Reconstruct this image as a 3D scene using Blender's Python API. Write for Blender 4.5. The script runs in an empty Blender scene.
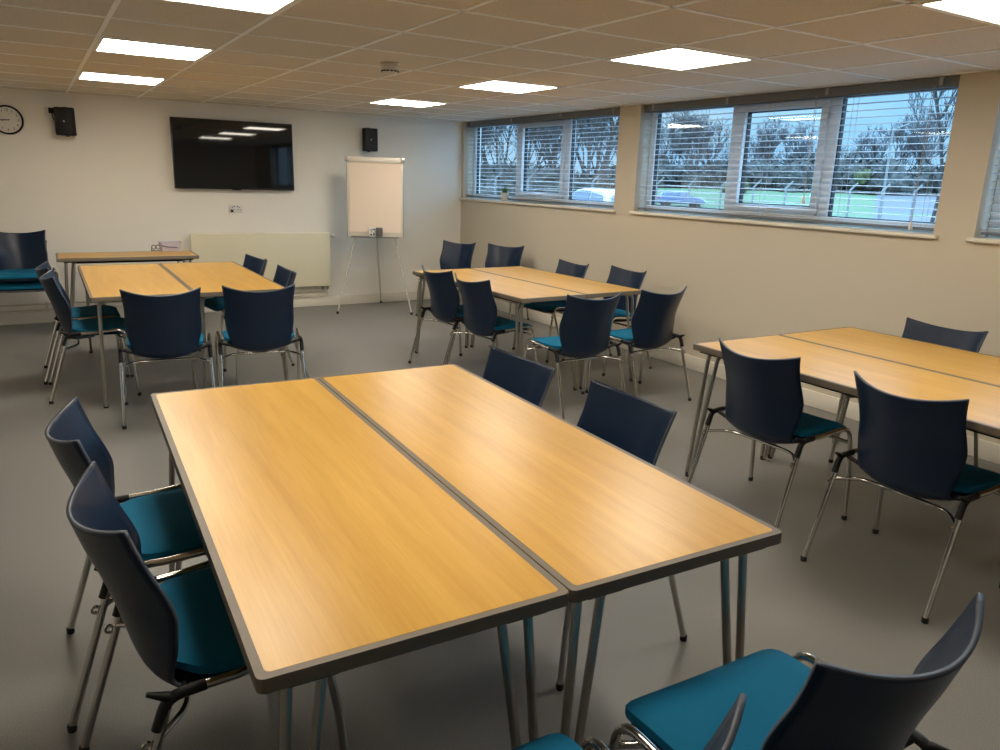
import bpy, bmesh, math, random
from math import sin, cos, pi, radians as R
from mathutils import Vector, Matrix, noise
random.seed(11)
SC = bpy.context.scene
COL = SC.collection
H = 2.168            # ceiling height
TH = 0.72            # table height

# ------------------------------------------------------------------ materials
def srgb(c):
    return tuple(((v/255)/12.92 if v/255 <= .04045 else ((v/255+.055)/1.055)**2.4) for v in c)+(1,)

def mat(name, col, rough=.5, metal=0., spec=.5, coat=0., bump=None, mottled=None):
    m = bpy.data.materials.new(name); m.use_nodes = True
    nt = m.node_tree; b = nt.nodes['Principled BSDF']
    c = col if len(col) == 4 else tuple(col)+(1,)
    b.inputs['Base Color'].default_value = c
    b.inputs['Roughness'].default_value = rough
    b.inputs['Metallic'].default_value = metal
    b.inputs['Specular IOR Level'].default_value = spec
    b.inputs['Coat Weight'].default_value = coat
    tc = nt.nodes.new('ShaderNodeTexCoord')
    if mottled:      # (scale, other colour)
        n = nt.nodes.new('ShaderNodeTexNoise'); n.inputs['Scale'].default_value = mottled[0]
        n.inputs['Detail'].default_value = 4
        nt.links.new(tc.outputs['Object'], n.inputs['Vector'])
        r = nt.nodes.new('ShaderNodeValToRGB')
        r.color_ramp.elements[0].position = .35; r.color_ramp.elements[1].position = .68
        r.color_ramp.elements[0].color = c
        r.color_ramp.elements[1].color = tuple(mottled[1])[:3]+(1,)
        nt.links.new(n.outputs['Fac'], r.inputs['Fac'])
        nt.links.new(r.outputs['Color'], b.inputs['Base Color'])
    if bump:         # (scale, strength)
        n = nt.nodes.new('ShaderNodeTexNoise'); n.inputs['Scale'].default_value = bump[0]
        n.inputs['Detail'].default_value = 3
        nt.links.new(tc.outputs['Object'], n.inputs['Vector'])
        bp = nt.nodes.new('ShaderNodeBump'); bp.inputs['Strength'].default_value = bump[1]
        bp.inputs['Distance'].default_value = .01
        nt.links.new(n.outputs['Fac'], bp.inputs['Height'])
        nt.links.new(bp.outputs['Normal'], b.inputs['Normal'])
    return m

def emit_mat(name, col, s):
    m = bpy.data.materials.new(name); m.use_nodes = True
    nt = m.node_tree; nt.nodes.clear()
    e = nt.nodes.new('ShaderNodeEmission'); o = nt.nodes.new('ShaderNodeOutputMaterial')
    e.inputs['Color'].default_value = tuple(col)+(1,); e.inputs['Strength'].default_value = s
    nt.links.new(e.outputs[0], o.inputs['Surface'])
    return m

def glass_mat(name, tint=(.93, .97, .98), gloss=.5):
    m = bpy.data.materials.new(name); m.use_nodes = True
    nt = m.node_tree; nt.nodes.clear()
    t = nt.nodes.new('ShaderNodeBsdfTransparent'); g = nt.nodes.new('ShaderNodeBsdfGlossy')
    g.inputs['Roughness'].default_value = .02
    t.inputs['Color'].default_value = tuple(tint)+(1,)
    fr = nt.nodes.new('ShaderNodeFresnel'); fr.inputs['IOR'].default_value = 1.5
    mu = nt.nodes.new('ShaderNodeMath'); mu.operation = 'MULTIPLY'; mu.inputs[1].default_value = gloss
    mx = nt.nodes.new('ShaderNodeMixShader'); o = nt.nodes.new('ShaderNodeOutputMaterial')
    nt.links.new(fr.outputs[0], mu.inputs[0]); nt.links.new(mu.outputs[0], mx.inputs[0])
    nt.links.new(t.outputs[0], mx.inputs[1]); nt.links.new(g.outputs[0], mx.inputs[2])
    nt.links.new(mx.outputs[0], o.inputs['Surface'])
    return m

def wood_mat(name, c1, c2, rough=.3):
    m = bpy.data.materials.new(name); m.use_nodes = True
    nt = m.node_tree; b = nt.nodes['Principled BSDF']
    tc = nt.nodes.new('ShaderNodeTexCoord'); oi = nt.nodes.new('ShaderNodeObjectInfo')
    ad = nt.nodes.new('ShaderNodeVectorMath'); ad.operation = 'ADD'
    cm = nt.nodes.new('ShaderNodeCombineXYZ')
    mm = nt.nodes.new('ShaderNodeMath'); mm.operation = 'MULTIPLY'; mm.inputs[1].default_value = 17
    nt.links.new(oi.outputs['Random'], mm.inputs[0])
    nt.links.new(mm.outputs[0], cm.inputs[0]); nt.links.new(mm.outputs[0], cm.inputs[1])
    nt.links.new(tc.outputs['Object'], ad.inputs[0]); nt.links.new(cm.outputs[0], ad.inputs[1])
    def nz(sc, scale, det):
        mp = nt.nodes.new('ShaderNodeMapping'); mp.inputs['Scale'].default_value = sc
        nt.links.new(ad.outputs[0], mp.inputs['Vector'])
        n = nt.nodes.new('ShaderNodeTexNoise'); n.inputs['Scale'].default_value = scale
        n.inputs['Detail'].default_value = det; n.inputs['Distortion'].default_value = .4
        nt.links.new(mp.outputs[0], n.inputs['Vector']); return n
    a = nz((9, .7, 1), 2.2, 6); f = nz((60, 1.6, 1), 3., 3)
    mix = nt.nodes.new('ShaderNodeMath'); mix.operation = 'MULTIPLY_ADD'; mix.inputs[1].default_value = .45
    nt.links.new(f.outputs['Fac'], mix.inputs[0]); nt.links.new(a.outputs['Fac'], mix.inputs[2])
    rp = nt.nodes.new('ShaderNodeValToRGB')
    rp.color_ramp.elements[0].position = .45; rp.color_ramp.elements[1].position = 1.0
    rp.color_ramp.elements[0].color = c1; rp.color_ramp.elements[1].color = c2
    nt.links.new(mix.outputs[0], rp.inputs['Fac']); nt.links.new(rp.outputs['Color'], b.inputs['Base Color'])
    b.inputs['Roughness'].default_value = rough
    b.inputs['Specular IOR Level'].default_value = .42
    return m

M = {}
M['wall_window'] = mat('wall_paint_shaded', srgb((202, 193, 175)), .75, bump=(180, .04))  # same paint as the other walls, backlit shade put into the colour
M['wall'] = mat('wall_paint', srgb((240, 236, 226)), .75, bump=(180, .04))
M['ceiling'] = mat('mineral_tile', srgb((222, 213, 198)), .9, bump=(260, .25), mottled=(120, srgb((208, 198, 182))))
M['tbar'] = mat('ceiling_grid_white', srgb((246, 245, 242)), .5)
M['skirt'] = mat('white_gloss', srgb((226, 220, 206)), .4)
M['upvc'] = mat('white_upvc', srgb((215, 218, 220)), .35)
M['gasket'] = mat('black_gasket', (.012, .012, .014), .6)
M['slat'] = mat('slat_grey', srgb((205, 208, 210)), .5)
M['rail_grey'] = mat('headrail_grey', srgb((112, 117, 124)), .5)
M['cord'] = mat('blind_cord', srgb((170, 172, 172)), .7)
M['glass'] = glass_mat('window_glass', gloss=.22)
M['wood'] = wood_mat('oak_laminate', srgb((190, 143, 57)), srgb((211, 166, 79)), .31)
M['edge'] = mat('taupe_edge', srgb((112, 102, 88)), .5)
M['steel'] = mat('leg_steel', srgb((176, 172, 164)), .28, 1.)
M['chrome'] = mat('chrome', srgb((205, 203, 198)), .14, 1.)
M['black'] = mat('black_plastic', (.007, .007, .008), .5, spec=.3)
M['rubber'] = mat('black_rubber', (.01, .01, .01), .7)
M['shell'] = mat('navy_shell', (.0055, .017, .044), .34, spec=.36, bump=(420, .03))
M['shell_edge'] = mat('shell_edge', srgb((70, 78, 92)), .45)
M['pad'] = mat('teal_fabric', (.005, .138, .258), .85, spec=.2, bump=(900, .12))
M['white'] = mat('white_plastic', srgb((225, 224, 220)), .4)
M['offwhite'] = mat('radiator_enamel', srgb((226, 219, 190)), .35)
M['pipe'] = mat('painted_pipe', srgb((214, 206, 186)), .4)
M['brass'] = mat('valve_metal', srgb((170, 165, 155)), .3, 1.)
M['screen'] = mat('tv_screen', (.006, .007, .009), .03, spec=.6)
M['bezel'] = mat('tv_bezel', (.01, .01, .011), .35)
M['speaker'] = mat('speaker_black', (.009, .009, .01), .55, bump=(500, .15))
M['badge'] = mat('badge_grey', srgb((190, 190, 186)), .4)
M['dial'] = mat('clock_dial', srgb((228, 224, 212)), .5)
M['paper'] = mat('paper', srgb((232, 214, 196)), .8)
M['board'] = mat('board_white', srgb((224, 218, 206)), .35)
M['alu'] = mat('aluminium', srgb((176, 174, 168)), .35, 1.)
M['tripod'] = mat('tripod_grey', srgb((120, 118, 112)), .4, .4)
M['leg_grey'] = mat('easel_leg', srgb((196, 192, 182)), .4)
M['tub'] = glass_mat('tub_plastic', (.8, .8, .86), 1.4)
M['blue'] = mat('blue_cable', srgb((70, 80, 150)), .5)
M['leaf'] = mat('houseplant_leaf', srgb((52, 92, 38)), .5, mottled=(60, srgb((88, 130, 60))))
M['soil'] = mat('soil', srgb((50, 38, 28)), .95)
M['pot'] = mat('white_pot', srgb((214, 214, 210)), .35)
M['detector'] = mat('detector_white', srgb((222, 214, 200)), .45)
M['slot'] = mat('dark_slot', (.03, .028, .025), .7)
M['panel'] = emit_mat('lit_diffuser', (1., .905, .76), 20.)
M['lamp_frame'] = mat('lamp_frame', srgb((228, 224, 214)), .5)
M['grass'] = mat('grass_green', srgb((46, 70, 38)), .95, mottled=(.35, srgb((58, 80, 48))))
M['tarmac'] = mat('tarmac', srgb((56, 56, 58)), .9, mottled=(.8, srgb((66, 66, 68))))
M['bark'] = mat('bark', srgb((66, 62, 62)), .95)
M['bush'] = mat('bramble', srgb((40, 45, 40)), .95, mottled=(.9, srgb((60, 57, 54))))
M['olive'] = mat('olive_bush', srgb((56, 64, 30)), .95, mottled=(.9, srgb((68, 70, 38))))
M['concrete'] = mat('concrete', srgb((112, 114, 114)), .9)
M['car_silver'] = mat('car_paint_silver', srgb((150, 154, 158)), .3, .2, coat=.5)
M['car_blue'] = mat('car_paint_blue', srgb((62, 78, 112)), .3, .2, coat=.5)
M['car_glass'] = mat('car_glass', srgb((40, 62, 84)), .08, spec=.8)
M['tyre'] = mat('tyre', (.015, .015, .016), .8)
M['taillight'] = mat('tail_light', srgb((190, 36, 28)), .25)
M['hdlight'] = mat('headlight', srgb((220, 224, 226)), .15)

# floor: grey vinyl with fine flecks
def floor_mat():
    m = bpy.data.materials.new('grey_vinyl'); m.use_nodes = True
    nt = m.node_tree; b = nt.nodes['Principled BSDF']
    tc = nt.nodes.new('ShaderNodeTexCoord')
    n1 = nt.nodes.new('ShaderNodeTexNoise'); n1.inputs['Scale'].default_value = 330; n1.inputs['Detail'].default_value = 2
    n2 = nt.nodes.new('ShaderNodeTexNoise'); n2.inputs['Scale'].default_value = 1.3; n2.inputs['Detail'].default_value = 3
    for n in (n1, n2): nt.links.new(tc.outputs['Object'], n.inputs['Vector'])
    r1 = nt.nodes.new('ShaderNodeValToRGB')
    r1.color_ramp.elements[0].position = .36; r1.color_ramp.elements[1].position = .66
    r1.color_ramp.elements[0].color = srgb((116, 115, 112)); r1.color_ramp.elements[1].color = srgb((142, 141, 137))
    nt.links.new(n1.outputs['Fac'], r1.inputs['Fac'])
    mx = nt.nodes.new('ShaderNodeMix'); mx.data_type = 'RGBA'; mx.blend_type = 'MULTIPLY'
    r2 = nt.nodes.new('ShaderNodeValToRGB')
    r2.color_ramp.elements[0].color = (.90, .90, .90, 1); r2.color_ramp.elements[1].color = (1, 1, 1, 1)
    nt.links.new(n2.outputs['Fac'], r2.inputs['Fac'])
    mx.inputs['Factor'].default_value = 1
    nt.links.new(r1.outputs['Color'], mx.inputs['A']); nt.links.new(r2.outputs['Color'], mx.inputs['B'])
    nt.links.new(mx.outputs['Result'], b.inputs['Base Color'])
    b.inputs['Roughness'].default_value = .42
    return m
M['floor'] = floor_mat()

# ------------------------------------------------------------------ mesh helpers
class MB:
    """collects shapes; build() links them as one mesh object"""
    def __init__(s): s.v = []; s.f = []; s.mi = []; s.m = 0
    def add(s, vs, fs):
        o = len(s.v); s.v += [tuple(v) for v in vs]
        for f in fs: s.f.append([i+o for i in f]); s.mi.append(s.m)
        return s
    def box(s, x0, y0, z0, x1, y1, z1):
        v = [(x, y, z) for x in (x0, x1) for y in (y0, y1) for z in (z0, z1)]
        return s.add(v, [(0, 1, 3, 2), (4, 6, 7, 5), (0, 4, 5, 1), (2, 3, 7, 6), (0, 2, 6, 4), (1, 5, 7, 3)])
    def obox(s, c, ax, ay, az):       # oriented box: centre and three half-axis vectors
        c = Vector(c); ax, ay, az = Vector(ax), Vector(ay), Vector(az)
        v = [c+sx*ax+sy*ay+sz*az for sx in (-1, 1) for sy in (-1, 1) for sz in (-1, 1)]
        return s.add(v, [(0, 1, 3, 2), (4, 6, 7, 5), (0, 4, 5, 1), (2, 3, 7, 6), (0, 2, 6, 4), (1, 5, 7, 3)])
    def tube(s, pts, r, n=10, caps=True):
        pts = [Vector(p) for p in pts]; rr = r if isinstance(r, (list, tuple)) else [r]*len(pts)
        vs = []; up = None
        for i, p in enumerate(pts):
            t = (pts[min(i+1, len(pts)-1)]-pts[max(i-1, 0)]).normalized()
            if up is None:
                up = Vector((0, 0, 1)) if abs(t.z) < .9 else Vector((1, 0, 0))
            a = (up - t*up.dot(t)).normalized(); up = a; b = t.cross(a)
            for k in range(n):
                w = 2*pi*k/n; vs.append(p+rr[i]*(cos(w)*a+sin(w)*b))
        fs = []
        for i in range(len(pts)-1):
            for k in range(n):
                q = (k+1) % n; fs.append((i*n+k, i*n+q, (i+1)*n+q, (i+1)*n+k))
        if caps:
            fs.append(tuple(range(n-1, -1, -1))); e = (len(pts)-1)*n; fs.append(tuple(range(e, e+n)))
        return s.add(vs, fs)
    def lathe(s, prof, n=24, c=(0, 0, 0), axis='z'):
        vs = []; fs = []
        for r, h in prof:
            for k in range(n):
                w = 2*pi*k/n
                if axis == 'z': vs.append((c[0]+r*cos(w), c[1]+r*sin(w), c[2]+h))
                elif axis == 'y': vs.append((c[0]+r*cos(w), c[1]+h, c[2]+r*sin(w)))
                else: vs.append((c[0]+h, c[1]+r*cos(w), c[2]+r*sin(w)))
        for i in range(len(prof)-1):
            for k in range(n):
                q = (k+1) % n; fs.append((i*n+k, i*n+q, (i+1)*n+q, (i+1)*n+k))
        fs.append(tuple(range(n-1, -1, -1))); e = (len(prof)-1)*n; fs.append(tuple(range(e, e+n)))
        return s.add(vs, fs)
    def prism(s, poly, z0, z1):
        n = len(poly)
        vs = [(x, y, z0) for x, y in poly]+[(x, y, z1) for x, y in poly]
        fs = [tuple(range(n-1, -1, -1)), tuple(range(n, 2*n))]
        fs += [(i, (i+1) % n, n+(i+1) % n, n+i) for i in range(n)]
        return s.add(vs, fs)
    def build(s, name, mats, parent=None, smooth=False, bevel=0, seg=2):
        me = bpy.data.meshes.new(name)
        me.from_pydata(s.v, [], s.f)
        ms = mats if isinstance(mats, (list, tuple)) else [mats]
        for m in ms: me.materials.append(m)
        for p, i in zip(me.polygons, s.mi): p.material_index = i
        bm = bmesh.new(); bm.from_mesh(me)
        bmesh.ops.recalc_face_normals(bm, faces=bm.faces)
        if bevel:
            es = [e for e in bm.edges if len(e.link_faces) == 2 and e.calc_face_angle(0) > R(35)]
            bmesh.ops.bevel(bm, geom=es, offset=bevel, segments=seg, affect='EDGES', profile=.5, clamp_overlap=True)
        bm.to_mesh(me); bm.free()
        if smooth or bevel:
            for p in me.polygons: p.use_smooth = True
            me.set_sharp_from_angle(angle=R(38))
        o = bpy.data.objects.new(name, me); COL.objects.link(o)
        if parent: o.parent = parent
        return o

def rrect(x0, y0, x1, y1, r, n=5):
    out = []
    for cx, cy, a0 in ((x1-r, y1-r, 0), (x0+r, y1-r, 90), (x0+r, y0+r, 180), (x1-r, y0+r, 270)):
        for k in range(n+1):
            a = R(a0+90*k/n); out.append((cx+r*cos(a), cy+r*sin(a)))
    return out

def bend(pts, r, n=5):
    """round the corners of a polyline"""
    pts = [Vector(p) for p in pts]; out = [pts[0]]
    for i in range(1, len(pts)-1):
        a, b, c = pts[i-1], pts[i], pts[i+1]
        d1 = (a-b); d2 = (c-b); k = min(r, d1.length*.49, d2.length*.49)
        p, q = b+d1.normalized()*k, b+d2.normalized()*k
        for j in range(n+1):
            t = j/n; out.append(p*(1-t)**2+b*2*t*(1-t)+q*t*t)
    out.append(pts[-1]); return out

def thing(name, label, cat, loc=(0, 0, 0), rz=0, group=None):
    o = bpy.data.objects.new(name, None); COL.objects.link(o)
    o.empty_display_size = .1
    o.location = loc; o.rotation_euler = (0, 0, rz)
    tag(o, label, cat, group); return o
def tag(o, label, cat, group=None, kind=None):
    o['label'] = label; o['category'] = cat
    if group: o['group'] = group
    elif 'group' in o: del o['group']
    if kind: o['kind'] = kind
    return o
def struct(o):
    o['kind'] = 'structure'; return o
def dup(root, loc, rz, label, group=None):
    r = root.copy(); COL.objects.link(r); r.location = loc; r.rotation_euler = (0, 0, rz)
    r['label'] = label
    if group: r['group'] = group
    for ch in list(root.children):
        c = ch.copy(); COL.objects.link(c); c.parent = r
        for g in ch.children:
            d = g.copy(); COL.objects.link(d); d.parent = c
    return r

# ------------------------------------------------------------------ room shell
XL, YB = -6.9, -10.4          # left wall and the wall behind the viewer
WINS = [(-.06, -2.987), (-3.266, -5.982), (-6.219, -9.1)]
SZ = 1.235                    # wall top under the sill
DEP = .24                     # wall depth
struct(MB().box(XL-.2, YB-.2, -.12, DEP, .2, 0).build('floor', M['floor']))
struct(MB().box(XL-.2, 0, 0, DEP, .2, H).build('wall_back', M['wall']))
struct(MB().box(XL-.2, YB-.2, 0, XL, 0, H).build('wall_left', M['wall']))
struct(MB().box(XL, YB-.2, 0, DEP, YB, H).build('wall_front', M['wall']))
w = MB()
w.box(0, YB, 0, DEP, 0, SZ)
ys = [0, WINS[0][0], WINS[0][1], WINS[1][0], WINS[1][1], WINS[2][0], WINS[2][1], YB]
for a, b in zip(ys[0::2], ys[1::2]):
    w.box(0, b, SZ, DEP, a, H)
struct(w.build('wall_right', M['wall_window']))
# ceiling: tiles with an exposed white grid, openings filled by the lamps
c = MB(); c.box(XL-.2, YB-.2, H, DEP, .2, H+.12)
c.m = 1
GX = [-1.83+.6*k for k in range(-8, 4)]
GY = [-1.465-.59*k for k in range(-2, 16)]
for x in GX: c.box(x-.011, YB, H-.004, x+.011, 0, H+.001)
for y in GY:
    if y < 0: c.box(XL, y-.011, H-.004, 0, y+.011, H+.001)
struct(c.build('ceiling', [M['ceiling'], M['tbar']]))
def skirting(name, x0, y0, x1, y1):
    b = MB(); b.box(x0, y0, 0, x1, y1, .115); struct(b.build(name, M['skirt'], bevel=.006))
skirting('baseboard_back', XL, -.018, 0, 0)
skirting('baseboard_right', -.018, YB, 0, -.018)
skirting('baseboard_left', XL, YB, XL+.018, -.018)

# ------------------------------------------------------------------ windows
def window(idx, y1, y0):
    """y1 > y0; frame stands at x .13-.20 in the wall"""
    fx0, fx1 = .135, .20
    z0, z1 = 1.262, H
    f = MB(); t = .055
    f.box(fx0, y0, z0, fx1, y1, z0+t); f.box(fx0, y0, z1-.05, fx1, y1, z1)
    m1, m2 = y1-(y1-y0)*.355, y1-(y1-y0)*.675
    for a, b in ((y1-.062, y1), (y0, y0+.062), (m1-.04, m1+.04), (m2-.04, m2+.04)):
        f.box(fx0, a, z0+t, fx1, b, z1-.05)
    wf = f.build('window_%d' % idx, M['upvc'], bevel=.004, seg=1); struct(wf)
    # opening sash in the middle light
    s = MB(); a, b = m2+.04, m1-.04; sx0, sx1 = .118, .17; q = .06
    s.box(sx0, a, z0+t, sx1, b, z0+t+q); s.box(sx0, a, z1-.05-q, sx1, b, z1-.05)
    s.box(sx0, a, z0+t+q, sx1, a+q, z1-.05-q); s.box(sx0, b-q, z0+t+q, sx1, b, z1-.05-q)
    s.build('opening_sash', M['upvc'], wf, bevel=.005, seg=1)
    g = MB()     # black gaskets round each pane
    for (ya, yb, i) in ((y0+.062, m2-.04, 0), (a+q, b-q, 1), (m1+.04, y1-.062, 0)):
        za, zb = (z0+t, z1-.05) if not i else (z0+t+q, z1-.05-q)
        for bx in ((ya, za, yb, za+.008), (ya, zb-.008, yb, zb), (ya, za, ya+.009, zb), (yb-.009, za, yb, zb)):
            g.box(.15, bx[0], bx[1], .185, bx[2], bx[3])
        p = MB(); p.box(.160, ya, za, .166, yb, zb); p.build('pane', M['glass'], wf)
    g.build('gasket', M['gasket'], wf)
    hd = MB(); mid = (a+b)/2
    hd.box(.098, mid-.02, z0+t+.012, .118, mid+.02, z0+t+.05)
    hd.tube(bend([(.10, mid, z0+t+.03), (.078, mid, z0+t+.03), (.076, mid-.13, z0+t+.036)], .02), .009, 8)
    hd.build('window_handle', M['white'], wf, smooth=True)
    sl = MB()    # sill board with a rounded nose
    sl.box(-.035, y0-.035, SZ, .14, y1+.03 if y1 < -.1 else y1+.05, SZ+.027)
    so = sl.build('window_sill', M['skirt'], wf, bevel=.01, seg=3)
    return wf
for i, (a, b) in enumerate(WINS): window(i+1, a, b)

def blind(y1, y0, label, cords):
    t = thing('venetian_blind', label, 'window blind', (.065, (y0+y1)/2, 1.262), 0, 'venetian blinds at the high windows')
    L = (y1-y0)/2-.012
    hr = MB(); hr.box(-.032, -L, H-.062-1.262, .032, L, H-1.264)
    h_ = hr.build('headrail', M['rail_grey'], t, bevel=.004, seg=1)
    for yy in (-L*.92, -L*.35, L*.3, L*.92):
        MB().box(-.042, yy-.012, H-.05-1.262, -.030, yy+.012, H-1.262-.002).build('valance_clip', M['cord'], h_, bevel=.002, seg=1)
    sl = MB(); z = .055; zt = H-1.262-.075; n = 19
    for k in range(n):
        zc = z+(zt-z)*k/(n-1); vs = []; NX = 5
        for j in range(NX):
            x = -.0245+.049*j/(NX-1); zz = zc+.004*(1-(x/.0245)**2)+x*.03
            vs += [(x, -L, zz), (x, L, zz)]
        vs2 = [(x, y, q-.0009) for x, y, q in vs]
        fs = [(2*j, 2*j+1, 2*j+3, 2*j+2) for j in range(NX-1)]
        m = 2*NX
        fs2 = [(m+2*j, m+2*j+2, m+2*j+3, m+2*j+1) for j in range(NX-1)]
        sl.add(vs+vs2, fs+fs2+[(0, 2*NX-2, m+2*NX-2, m), (1, m+1, m+2*NX-1, 2*NX-1)][:0])
    sl.build('slats', M['slat'], t, smooth=True)
    b = MB(); b.box(-.026, -L, .018, .026, L, .034); b.build('bottom_rail', M['rail_grey'], t, bevel=.004, seg=1)
    for yy in (-L*.93, -L*.5, 0, L*.5, L*.93):
        ld = MB()
        for xx in (-.027, .027): ld.tube([(xx, yy, .03), (xx, yy, H-1.262-.06)], .0011, 5)
        ld.build('ladder_cord', M['cord'], t)
    for (yw, zb) in cords:
        yy = yw-(y0+y1)/2; cd = MB()
        for d in (-.006, .006): cd.tube([(-.05, yy+d, H-1.262-.05), (-.055, yy+d*.5, zb+.05-1.262)], .0016, 5)
        co = cd.build('pull_cord', M['cord'], t)
        ts = MB(); ts.lathe([(.003, .055), (.006, .05), (.013, .012), (.012, 0)], 12, (-.055, yy, zb-1.262))
        ts.build('tassel', M['white'], co, smooth=True)
    return t
blind(WINS[0][0], WINS[0][1], 'white slatted blind over the window nearest the flip chart, behind the small potted plant', [])
blind(WINS[1][0], WINS[1][1], 'white slatted blind over the large middle window, pull cord hanging in its centre',
      [(-5.03, 1.40), (-5.83, 1.275)])
blind(WINS[2][0], WINS[2][1], 'white slatted blind at the far right edge, only its left end showing', [])

# ------------------------------------------------------------------ ceiling lamps, detector
LX, LY = -3.93, [-1.76, -3.53, -5.30, -7.07]
RX = -1.53
def ceiling_light():
    t = thing('ceiling_light', 'x', 'ceiling light', (0, 0, H), 0, 'square LED panels in the ceiling grid')
    f = MB()
    for a in ((-.29, -.284, .29, -.265), (-.29, .265, .29, .284), (-.29, -.265, -.27, .265), (.27, -.265, .29, .265)):
        f.box(a[0], a[1], -.010, a[2], a[3], -.0005)
    f.build('frame', M['lamp_frame'], t, bevel=.003, seg=1)
    d = MB(); d.box(-.27, -.265, -.007, .27, .265, -.001); d.build('diffuser', M['panel'], t)
    return t
proto = ceiling_light()
ll = {('L', 0): 'square lit ceiling panel in the left row, nearest the screen wall',
      ('L', 1): 'square lit ceiling panel second from the screen wall in the left row',
      ('L', 2): 'large lit ceiling panel cut off by the top edge, left of centre',
      ('R', 0): 'small far lit ceiling panel above the flip chart and black speaker',
      ('R', 1): 'lit ceiling panel above the window with the potted plant',
      ('R', 2): 'lit ceiling panel above the middle window, biggest one fully in view',
      ('R', 3): 'lit ceiling panel cut off at the top right corner'}
first = True
for side, x in (('L', LX), ('R', RX)):
    for i, y in enumerate(LY):
        lab = ll.get((side, i), 'lit ceiling panel overhead behind the photographer')
        if first:
            proto.location = (x, y, H); proto['label'] = lab; first = False
        else: dup(proto, (x, y, H), 0, lab)
t = thing('smoke_detector', 'round white smoke detector on the ceiling between the two rows of lights', 'smoke detector', (-2.665, -4.0, H))
MB().lathe([(.058, -.001), (.060, -.006), (.058, -.012), (.040, -.014)], 28).build('mounting_base', M['detector'], t, smooth=True)
MB().lathe([(.042, -.012), (.052, -.018), (.053, -.042), (.044, -.055), (.030, -.062), (.006, -.064)], 28).build('body', M['detector'], t, smooth=True)
s = MB()
for k in range(14):
    a = 2*pi*k/14; c0 = Vector((.0505*cos(a), .0505*sin(a), -.047))
    s.obox(c0, Vector((cos(a), sin(a), -.4))*.004, Vector((-sin(a), cos(a), 0))*.008, (0, 0, .004))
s.build('vent_slots', M['slot'], t)

# ------------------------------------------------------------------ tables
def table_top_parts(t, W, L, rods):
    """origin at the centre of the top on the floor; W along x, L along y"""
    r = .015; th = .030; lip = .017
    outer = rrect(-W/2, -L/2, W/2, L/2, r, 6); inner = rrect(-W/2+lip, -L/2+lip, W/2-lip, L/2-lip, r*.75, 6)
    top = MB(); top.prism(rrect(-W/2+lip, -L/2+lip, W/2-lip, L/2-lip, r*.75, 6), TH-th+.002, TH)
    tp = top.build('tabletop', M['wood'], t)
    e = MB(); n = len(outer)
    rings = [([(x*(1-.0), y) for x, y in inner], TH-.0004), ([(x*(1-.002/W*2*.5), y*(1-.002/L*2*.5)) for x, y in outer], TH-.0004),
             (outer, TH-.004), (outer, TH-th+.003), ([(x*(1-.006/W), y*(1-.006/L)) for x, y in outer], TH-th), (inner, TH-th)]
    vs = []
    for poly, z in rings: vs += [(x, y, z) for x, y in poly]
    fs = []
    k = len(rings)
    for i in range(k):
        j = (i+1) % k
        fs += [(i*n+a, i*n+(a+1) % n, j*n+(a+1) % n, j*n+a) for a in range(n)]
    e.add(vs, fs)
    eb = e.build('edge_banding', M['edge'], t, smooth=True)
    fr = MB()
    x0, y0 = W/2-.075, L/2-.14
    for sy in (-1, 1): fr.box(-x0, sy*y0-.012, TH-th-.024, x0, sy*y0+.012, TH-th)
    for sx in (-1, 1): fr.box(sx*x0-.012, -y0, TH-th-.024, sx*x0+.012, y0, TH-th)
    fr.build('under_frame', M['black'], t)
    for sx in (-1, 1):
        for sy in (-1, 1):
            lg = MB(); zt = TH-th-.012
            foot = Vector((sx*(W/2-.028), sy*(L/2-.035), .012))
            if rods == 'x':
                a = Vector((sx*(W/2-.062), sy*(L/2-.065), zt)); b = Vector((sx*(W/2-.125), sy*(L/2-.065), zt)); k = Vector((-sx*.09, 0, 0))
            else:
                a = Vector((sx*(W/2-.052), sy*(L/2-.075), zt)); b = Vector((sx*(W/2-.052), sy*(L/2-.138), zt)); k = Vector((0, -sy*.09, 0))
            d = (b-a).normalized()*.011
            lg.tube(bend([foot-d, a, a-k*.0+Vector((-sx*.07, 0, .004))], .035), .0105, 10)
            lg.tube(bend([foot+d, b, b+Vector((-sx*.07, 0, .004))], .035), .0105, 10)
            lo = lg.build('leg', M['steel'], t, smooth=True)
            ft = MB(); ft.lathe([(.013, -.012), (.0145, -.008), (.0145, .006), (.012, .010)], 12, foot)
            ft.build('foot_cap', M['rubber'], lo, smooth=True)
            br = MB(); mid = (a+b)/2
            br.box(mid.x-.045, mid.y-.055, TH-th-.008, mid.x+.045, mid.y+.055, TH-th)
            br.build('leg_bracket', M['black'], lo, bevel=.002, seg=1)

def table(name, label, group, c, rz, W, L, rods):
    t = thing(name, label, 'table', (c[0], c[1], 0), rz, group)
    table_top_parts(t, W, L, rods)
    return t
def pair(x, y, ang, W, L, rods, la, lb, group):
    for i, lab in ((0, la), (1, lb)):
        u, v = W*(.25+.5*i), -L/2
        c = (x+u*cos(ang)-v*sin(ang), y+u*sin(ang)+v*cos(ang))
        table('meeting_table', lab, group, c, ang, W/2-.002, L, rods)
G = 'oak meeting tables pushed together in pairs'
pair(-4.329, -5.690, -.037, 1.216, 1.795, 'x', 'oak table with taupe edge in the foreground, left half of the nearest pair',
     'oak table with taupe edge in the foreground, right half of the nearest pair', G)
pair(-4.357, -1.535, -.011, 1.225, 1.791, 'y', 'oak table below the wall screen, left half of its pair, beside two side-on chairs',
     'oak table below the wall screen, right half of its pair, nearer the radiator', G)
pair(-1.894, -2.644, .033, 1.137, 1.66, 'y', 'oak table by the far window, left half of its pair with pale glare on top',
     'oak table by the far window, right half of its pair nearer the wall', G)
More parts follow.
